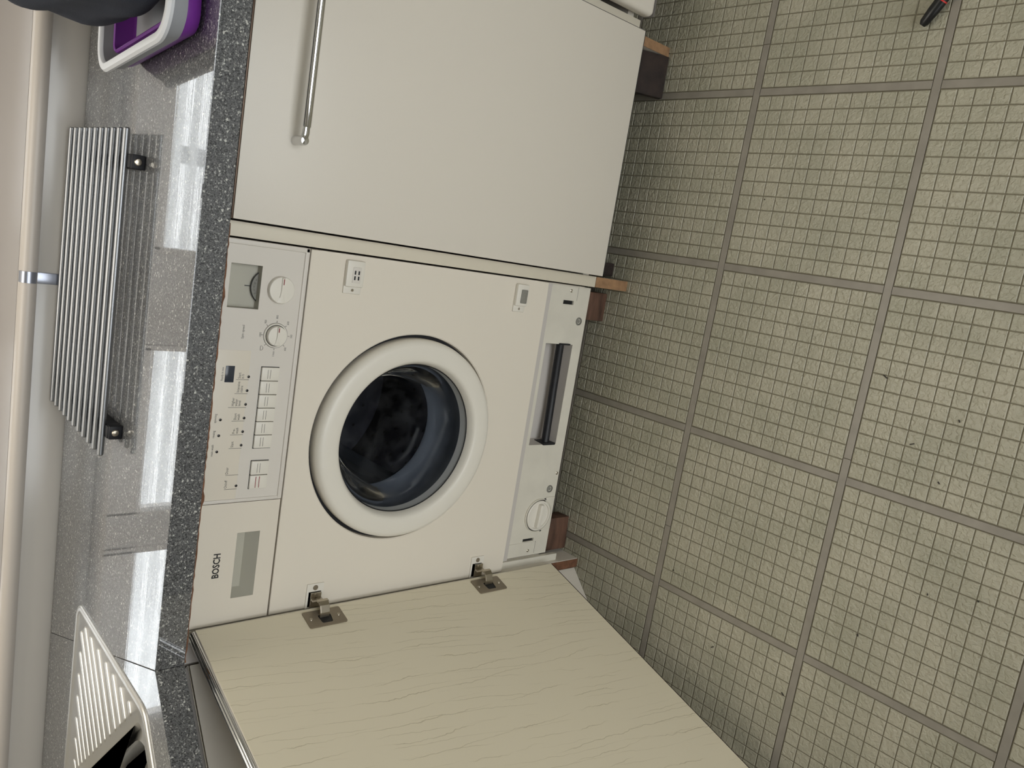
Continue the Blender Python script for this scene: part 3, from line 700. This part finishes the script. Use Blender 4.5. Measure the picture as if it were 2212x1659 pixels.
# push buttons
def button(xa, xb, mark):
    m_ = MB(); m_.box(xa+.0004, xb-.0004, -.0065, -.002, .7602, .7880, .0012)
    o = cpp(m_.build('push_button', 'knob_plastic', None))
    for z in ((.7745, .7785) if mark == 'grey_ink' else (.7735, .7790)):
        l = .0035 if mark == 'grey_ink' else .0022; h = .00022 if mark == 'grey_ink' else .00045
        cpp(box_obj('button_mark', mark, None, xa+l, xb-l, -.00685, -.0063, z-h, z+h))
cpp(box_obj('button_well', 'black_ink', None, -.3098, -.1828, -.0029, -.002, .7598, .7885))
cpp(box_obj('button_well', 'black_ink', None, -.3738, -.3282, -.0029, -.002, .7598, .7885))
bx = [-.1833 - k*.02093 for k in range(7)]
for k in range(6): button(bx[k+1], bx[k], 'grey_ink')
button(-.3510, -.3287, 'grey_ink'); button(-.3733, -.3512, 'red_ink')
labs = ['Start\nin h', 'Intensive\nstains', 'Higher\nwater\nlevel', 'Short\nwash', 'Pre-\nwash', 'Start']
def lamp(x, z): cpp(MB().lathe_y(x, z, [(.0021, -.0027), (.0020, -.0035), (.0012, -.0038)], 20, capend=True).build('indicator_lamp', 'indicator', None))
for k, t in enumerate(labs):
    xl = bx[k+1]+.0006; nl = t.count('\n')+1
    lamp(xl+.0047, .8065+.0000)
    cpp(text_obj(t, 'lettering', 'grey_ink', None, xl+.0016 if k != 2 else xl+.002, -.0030, .8125+(nl-1)*.0058+(.0 if nl > 1 else .006), .0058, 'LEFT', .80))
    cpp(box_obj('rule_line', 'grey_ink', None, xl-.0002, xl+.0003, -.0032, -.0028, .8055, .8055+(.0195 if nl < 3 else .027)))
for x, t, dot in ((-.3500, 'Door', False), (-.3722, 'On/off', True)):
    cpp(text_obj(t, 'lettering', 'grey_ink', None, x+.0018, -.0030, .8220, .0058, 'LEFT', .82))
    cpp(box_obj('rule_line', 'grey_ink', None, x, x+.0005, -.0032, -.0028, .8060, .8255))
    if dot: lamp(x+.0052, .8075)
for x, t in ((-.2640, 'spinning'), (-.2880, 'rinsing'), (-.3125, 'main wash')):
    lamp(x, .8420 if x > -.3 else .8424); cpp(text_obj(t, 'lettering', 'grey_ink', None, x+.002, -.0030, .8480, .0050, 'CENTER', .85))
# detergent drawer
DR = (-.5510, -.4440, .7602, .7965)
dd = MB(); holed_plate(dd, -.5915, -.3945, PZ, .862, -.002, .016, [DR])
ddo = wm(dd.build('detergent_drawer', 'drawer_plastic', None))
g = MB()
g.loft([[(DR[0]+.0002, -.0019, DR[3]-.0002), (DR[0]+.0002, -.0019, DR[2]+.0002), (DR[1]-.0002, -.0019, DR[2]+.0002), (DR[1]-.0002, -.0019, DR[3]-.0002)],
        [(DR[0]+.010, .016, DR[3]-.002), (DR[0]+.010, .016, DR[2]+.016), (DR[1]-.002, .016, DR[2]+.016), (DR[1]-.002, .016, DR[3]-.002)]], capend=True)
h = g.build('grip_recess', 'recess_plastic', ddo, smooth=False)
text_obj('BOSCH', 'logo_lettering', 'black_ink', ddo, -.5140, -.0023, .8196, .0148, 'LEFT', .84, bold=.00032)
# side trims next to the drawer
# kick plate
kp = MB(); KH = [(-.3330, -.1215, .1135, .1900), (-.0400, -.0320, .1315, .1610), (-.5455, -.5390, .1310, .1620)]
holed_plate(kp, -.5775, -.0018, .0880, .2100, .0200, .010, KH)
kpo = wm(kp.build('kick_plate', 'kick_paint', None, smooth=False))
wm(box_obj('kick_shade_band', 'kick_recess', None, -.5800, -.0018, .0165, .0300, .2015, .2262))  # strip in a darker tone, stands for the shade under the front panel
cavity = MB(); cavity.loft([[(a, .0203, c) for a, c in ((KH[0][0]+.0003, .1897), (KH[0][0]+.0003, .1138), (KH[0][1]-.0003, .1138), (KH[0][1]-.0003, .1897))], [(a, .0560, c) for a, c in ((KH[0][0]+.004, .186), (KH[0][0]+.004, .1140), (KH[0][1]-.0004, .1140), (KH[0][1]-.0004, .186))]], capend=True)
cavity.build('cavity', 'kick_recess', kpo, smooth=False)
hose = []
for t in range(13):
    s = t/12; hose.append((-.1180 - s*.2150, .030+.006*math.sin(PI*s), .1395 - .004*s - .006*math.sin(PI*s)))
MB().tube(hose, .0082, 16).build('drain_hose', 'hose_rubber', kpo)
box_obj('hose_grommet', 'hose_rubber', kpo, -.3335, -.3290, .016, .046, .1195, .152)
box_obj('hose_grommet', 'hose_rubber', kpo, -.1225, -.1195, .016, .046, .1240, .153)
for hh in KH[1:]: box_obj('clip_slot', 'black_ink', kpo, hh[0], hh[1], .024, .029, hh[2], hh[3])
for x0_, x1_ in ((-.0310, -.0035), (-.5735, -.5470)):
    box_obj('cover_flap', 'kick_paint', kpo, x0_, x1_, .0188, .0205, .1250, .2000)
    box_obj('flap_seam', 'black_ink', kpo, x0_, x1_, .0193, .0203, .1238, .1250)
def screw(x, y, z, r, parent, m='nickel'):
    o = MB().lathe_y(x, z, [(r, y+.001), (r*.95, y-.0005), (r*.6, y-.0012), (r*.25, y-.0006)], 16, capend=True).build('screw', m, parent); return o
screw(-.0120, .0186, .1445, .0035, kpo); screw(-.5660, .0186, .1435, .0035, kpo); screw(-.3980, .0198, .0944, .0035, kpo)
for x, z in ((-.0721, .1076), (-.4319, .1082)):
    MB().lathe_y(x, z, [(.0085, .0205), (.0082, .0188), (.0062, .0185), (.0060, .0215), (.0040, .0215), (.0036, .0195), (.001, .0193)], 32, capend=True).build('levelling_bung', 'dial_grey', kpo)
    MB().lathe_y(x, z, [(.0060, .0192), (.0052, .0190)], 24).build('bung_slot', 'black_ink', kpo)
# filter cap in its surround
MB().box(-.5230, -.4500, .0178, .0205, .0895, .1150, .0008).build('filter_surround', 'kick_paint', kpo)
MB().lathe_y(-.4885, .1310, [(.0365, .0202), (.0365, .0170), (.0350, .0165), (.0345, .0200)], 64).build('filter_surround', 'kick_paint', kpo)
MB().lathe_y(-.4885, .1310, [(.0345, .0195), (.0330, .0193)], 64).build('filter_gap', 'black_ink', kpo)
MB().lathe_y(-.4885, .1310, [(.0330, .0205), (.0328, .0155), (.0310, .0145), (.0285, .0148), (.0278, .0175), (.001, .0178)], 64, capend=True).build('filter_cap', 'knob_plastic', kpo)
fg = MB(); fg.box(-.0255, .0255, -.0085, .0075, -.0055, .0055, .003, M=Matrix.Translation((-.4885, .0125+.004, .1310)) @ Matrix.Rotation(math.radians(4), 4, 'Y'))
fg.build('filter_grip', 'knob_plastic', kpo)
for x, z in ((-.4545, .1165), (-.5235, .1165)): screw(x, .0186, z, .0025, kpo, 'black_ink')
# child catch and magnet catch
for nm, xa, xb, za, zb in (('latch_plate', -.0620, -.0092, .6372, .6690), ('magnet_catch', -.0633, -.0110, .2828, .3116)):
    l = MB(); l.box(xa+.0115, xb, -.0085, .0005, za, zb, .0022); l.box(xa, xb-.005, -.0030, .0005, za, zb, .0016)
    lo = wm(l.build(nm, 'knob_plastic', None))
    screw(xa+.0060, -.0033, (za+zb)/2, .0024, lo)
    if nm == 'latch_plate':
        xa2, xb2, zc = -.0440, -.0192, .6520
        MB().box(xa2, xb2, -.0096, -.008, zc-.0080, zc+.0068, .0008).build('catch_insert', 'panel_plastic', lo)
        for dx in (-.0362, -.0277):
            for dz in (-.0036, .0030): MB().box(dx-.0030, dx+.0030, -.00985, -.0093, zc+dz-.0013, zc+dz+.0013).build('slot', 'black_ink', lo)
    else:
        MB().box(-.0462, -.0208, -.0098, -.008, .2868, .3018, .0016).build('magnet_face', 'dial_grey', lo)
# mounting plates for the furniture hinges
for zc in (.6500, .2985):
    l = MB(); holed_plate(l, -.5925, -.5500, -.0022, .003, [], ) if False else None
    l = MB(); holed_plate(l, -.5925, -.5500, zc-.0155, zc+.0155, -.0022, .0035, [(-.5925+.001, -.5640, zc-.0115, zc+.0115)])
    lo = wm(l.build('hinge_mount', 'knob_plastic', None, smooth=False))
    box_obj('mount_well', 'black_ink', lo, -.5915, -.5640, .0, .0012, zc-.0115, zc+.0115)
    MB().lathe_y(-.5570, zc, [(.0046, -.0020), (.0044, -.0030), (.003, -.0032)], 20, capend=True).build('plug', 'hinge_plate', lo)

# ------------------------------------------------------------------ cabinets
def dark_side(parent, x0, x1, y1=.50, z0=0.0021, z1=.886):
    """side panel: white faces and edging, raw board edge below the edging"""
    s = MB(); s.box(x0, x1, .0012, y1, z0, z1); o = s.build('side_panel', 'white_laminate', parent, smooth=False)
    box_obj('edging', 'edge_cream', parent, x0-.0002, x1+.0002, 0.0, .0014, .0990, z1, .0004)
    r = MB(); n = 24; a = []; b2 = []
    MB().box(x0, x1, -.0006, .0014, .0018, .0984, .0004).build('raw_edge', 'raw_board', parent)
    return o
BC = empty('base_cabinet', (.26, .24, 0)); tag(BC, 'white base cabinet with closed door and slim chrome handle, right of the washing machine', 'cabinet')
def part_at(o, parent): return at(o, parent)
tmp = empty('holder'); 
def grab(parent, fn):
    """build parts under a temporary holder and move them to their thing"""
    fn(tmp)
    for c in list(tmp.children): at(c, parent)
def bc(t):
    dark_side(t, .0022, .0232); dark_side(t, .4785, .4965)
    box_obj('bottom_panel', 'white_laminate', t, .0236, .4780, .004, .50, .1180, .1350)
    box_obj('back_panel', 'white_laminate', t, .0236, .4780, .50, .506, .118, .88)
    box_obj('plinth_leg', 'timber_dark', t, .035, .05, .30, .32, .0022, .118); box_obj('plinth_leg', 'timber_dark', t, .45, .465, .30, .32, .0022, .118)
grab(BC, bc)
bd = at(MB().box(.0262, .4965, -.0220, -.0030, .1050, .8615, .0010).build('door', 'white_laminate', None), BC)
MB().box(.0262, .4965, -.0222, -.0032, .1040, .1052, .0003).build('edge_strip', 'black_ink', bd)
MB().box(.0262, .4965, -.0226, -.0030, .8617, .8645, .0008).build('top_trim', 'dark_trim', bd)
MB().box(.4966, .4974, -.0220, -.0032, .105, .861, .0002).build('edge_strip', 'grey_seal', bd)
hb = MB(); hb.tube([(.1640, -.0545, .7855), (.1650, -.0545, .7855), (.62-.165+.004, -.0545, .7855)][:3], [.0052, .0060, .0060], 20, flat=(.75, 1.0))
for x in (.1465, .4520):
    sgn = 1 if x < .3 else -1
    hb.tube([(x, -.0215, .7857), (x, -.0470, .7857)], .0068, 16, flat=(1.0, .85)); hb.tube([(x-.001*sgn, -.0490, .7852), (x+.010*sgn, -.0530, .7852), (x+.0215*sgn, -.0540, .7855)], [.0056, .0056, .0050], 14, flat=(.6, 1.0))
    hb.lathe_y(x, .7852, [(.0066, -.046), (.0070, -.050), (.0058, -.0535), (.001, -.0545)], 16, capend=True)
hb.build('bar_handle', 'chrome', bd)

EC = empty('base_cabinet', (.80, .24, 0)); tag(EC, 'white end cabinet with a rounded door edge, partly out of view at the right', 'cabinet')
def ec(t):
    s = MB(); s.box(.4990, .5195, .0012, .50, .1005, .886); s.build('side_panel', 'white_laminate', t, smooth=False)
    box_obj('edging', 'edge_cream', t, .4988, .5197, 0, .0014, .1005, .886, .0004)
    MB().box(.5195, 1.10, .004, .50, .118, .135).build('bottom_panel', 'white_laminate', t)
    MB().box(1.10, 1.12, .0, .50, .0022, .886).build('side_panel', 'white_laminate', t)
    for x in (.56, 1.05): box_obj('plinth_leg', 'timber_dark', t, x, x+.03, .30, .33, .0022, .118)
grab(EC, ec)
ed = at(MB().box(.5225, 1.10, -.0300, -.0030, .0975, .8615, .0100, 6).build('door', 'white_laminate', None), EC)
MB().box(.524, 1.098, -.0290, -.004, .0966, .0978, .0003).build('edge_strip', 'grey_seal', ed)

# corner cabinet behind the open door (diagonal front)
CC = empty('base_cabinet', (-.95, .0, 0)); tag(CC, 'white corner cabinet with a diagonal front, seen behind the open cream door', 'cabinet')
def cc(t):
    s = MB(); s.box(-.6150, -.5950, .0012, .50, .0021, .886); s.build('side_panel', 'white_laminate', t, smooth=False)
    box_obj('edging', 'kick_paint', t, -.6152, -.5948, 0.0, .0014, .104, .886, .0004)
    MB().box(-.6150, -.5960, -.0006, .0014, .0018, .1035, .0004).build('raw_edge', 'raw_board_dark', t)
    MB().box(-.5950, -.5805, .012, .0215, .06, .2240).build('filler_strip', 'kick_paint', t)
    D45 = Matrix.Translation((-.6185, .0050, 0)) @ Matrix.Rotation(math.radians(225), 4, 'Z')
    MB().box(0, .52, -.016, 0, .0022, .0980, .0006, M=D45).build('plinth_board', 'white_laminate', t)
    MB().box(.0, .03, -.016, .004, .104, .886, .0006, M=D45).build('filler_post', 'kick_recess', t)
    MB().box(.034, .50, -.012, .006, .105, .858, .0008, M=D45).build('diagonal_door', 'white_laminate', t)
    MB().box(.034, .50, -.012, .0075, .8582, .8615, .0008, M=D45).build('top_trim', 'chrome', t)
    MB().box(.0, .53, -.050, -.0165, .104, .886, .0006, M=D45).build('carcass', 'kick_recess', t)
grab(CC, cc)
bpy.data.objects.remove(tmp)

# timber packing blocks on the floor
def block(name, lab, m, x0, x1, y0, y1, z0, z1, rz=0.0, grp=None, cat='wood block'):
    cx_, cy_ = (x0+x1)/2, (y0+y1)/2; e = empty(name, (cx_, cy_, z0), rz) if False else None
    mb = MB().box(x0-cx_, x1-cx_, y0-cy_, y1-cy_, 0, z1-z0, .0012, 2); o = mb.build(name, m, None); o.location = (cx_, cy_, z0); o.rotation_euler = (0, 0, rz)
    return tag(o, lab, cat, grp)
block('timber_block', 'knotty reddish-brown timber block packed under the right end of the washing machine', 'timber_brown', -.0700, -.0100, .0500, .1000, .0018, .0860)
block('timber_block', 'brown timber block standing under the left end of the washing machine', 'timber_brown', -.5880, -.5140, .0450, .0800, .0018, .0860, .03)
block('timber_block', 'small black offcut on the floor right of the brown panel foot', 'timber_dark', .0285, .0560, .0450, .0800, .0018, .075)
block('timber_board', 'dark brown board standing on the floor under the right cabinet', 'timber_dark', .3960, .4770, -.0080, .0060, .0040, .1060, 0, None, 'board').rotation_euler = (-.38, 0, 0)

# ------------------------------------------------------------------ open furniture door of the washing machine
DOOR = empty('cabinet_door', (-.5865, -.0170, .103), math.atan2(-.96, -.28)); tag(DOOR, 'cream-veined furniture door standing open, hinged on the washing machine', 'door')
DW, DH = .595, .7535
# local: x along the door, +y is the side facing the washing machine opening
d_ = MB(); d_.box(0.0, DW, -.0178, 0.0, 0, DH-.004, .0005)
MB().box(.0008, DW, -.0008, .0, .0008, DH-.0045).build('inner_face', 'veined_cream_laminate', DOOR, smooth=False).location = (0, .0004, 0)
d_.build('door_board', 'white_laminate', DOOR)
MB().box(0, DW, -.0185, -.0008, DH-.0042, DH-.0005, .0008).tube([(0, -.0060, DH-.0005), (DW, -.0060, DH-.0005)], .0036, 12).tube([(0, -.0140, DH-.0010), (DW, -.0140, DH-.0010)], .0042, 12).build('top_trim', 'chrome', DOOR)
MB().box(.001, DW, -.017, .0006, -.0012, .0, .0002).build('edge_strip', 'timber_dark', DOOR)
MB().box(-.0012, .0, -.0175, .0, 0, DH-.005, .0002).build('edge_strip', 'edge_cream', DOOR)
for zc, zl in ((.6490, .6500), (.2955, .2985)):
    z = zc - .103
    h = MB(); ol = rounded([(.0075, z-.0340), (.0440, z-.0340), (.0440, z+.0340), (.0075, z+.0340)], .003, 4)
    hl_ = rounded([(.0190, z-.0125), (.0380, z-.0095), (.0380, z+.0095), (.0190, z+.0115)], .003, 4)
    # plate in the door plane: x along, z up, thickness +y
    tris = tessellate_polygon([[Vector((a, b, 0)) for a, b in ol], [Vector((a, b, 0)) for a, b in hl_]]); pts_ = ol+hl_
    for yv in (.0005, .0024):
        vv = [h.bm.verts.new((a, yv, b)) for a, b in pts_]
        for t in tris: h.bm.faces.new([vv[i] for i in t])
    h.loft([[(a, .0005, b) for a, b in ol], [(a, .0024, b) for a, b in ol]]); h.loft([[(a, .0005, b) for a, b in hl_], [(a, .0024, b) for a, b in hl_]])
    ho = h.build('hinge_plate', 'hinge_plate', DOOR, smooth=False)
    MB().box(.0190, .0380, .0003, .0012, z-.0125, z+.0105).build('hinge_cup', 'black_ink', ho)
    for dz in (-.0250, .0250):
        s = MB(); s.tube([(.0255, .0022, z+dz), (.0255, .0034, z+dz)], [.0032, .0026], 14); s.build('screw', 'nickel', ho)
    # arm: rises out of the cup and bends back to the mounting plate on the machine
    inv = (Matrix.Translation(DOOR.location) @ Matrix.Rotation(DOOR.rotation_euler.z, 4, 'Z')).inverted()
    W = lambda x, y, zz: inv @ Vector((x, y, zz))
    arm = MB()
    def bar(ptsw, wz):
        up, dn = [], []
        a = [p + Vector((0, 0, wz)) for p in ptsw]; b = [p - Vector((0, 0, wz)) for p in ptsw]
        th = []
        for i, p in enumerate(ptsw):
            t = (ptsw[min(i+1, len(ptsw)-1)] - ptsw[max(i-1, 0)]); t.z = 0; t.normalize(); th.append(Vector((-t.y, t.x, 0))*.0016)
        arm.loft([[a[i]+th[i], b[i]+th[i], b[i]-th[i], a[i]-th[i]] for i in range(len(ptsw))], True, True)
    L = lambda x, y: Vector((x, y, z))
    Wz = lambda x, y: (lambda q: Vector((q.x, q.y, z)))(W(x, y, 0))
    bar([L(.0235, .0010), L(.0215, .0090), L(.0150, .0180), L(.0085, .0205)], .0085)
    bar([L(.0095, .0206), L(.004, .0200), Wz(-.5760, -.0130), Wz(-.5745, -.0045)], .0098)
    bar([Wz(-.5905, -.0042), Wz(-.5650, -.0042)], .0098)
    ao = arm.build('hinge_arm', 'nickel', ho, smooth=False, bevel=.0006)
    q = Wz(-.5695, -.0058); nrm = (inv.to_3x3() @ Vector((0, -1, 0)))
    MB().tube([q, q+nrm*.0016], [.0034, .0030], 14).build('screw', 'nickel', ho)

# ------------------------------------------------------------------ tool lying on the floor at the upper edge
tl = empty('hand_tool', (.55, -.50, .0018)); tag(tl, 'black tool handle with a thin red ring lying on the tiled floor', 'tool')
A = Vector((.4850, -.5040, .0125)); Bd = Vector((.070, -.046, .004)); 
pts = [A+Bd*t for t in (0, .06, .3, .56)]; rs = [.0050, .0082, .0100, .0105]
at(MB().tube(pts, rs, 20, flat=(.9, .8)).build('handle', 'tool_black', None), tl)
pts = [A+Bd*t for t in (.475, .50)]
at(MB().tube(pts, .0107, 20, flat=(.9, .8)).build('red_ring', 'tool_red', None), tl)
pts = [A+Bd*t for t in (.58, 1.0, 2.2)]
at(MB().tube(pts, [.0105, .0125, .0115], 20, flat=(.9, .8)).build('handle', 'tool_black', None), tl)
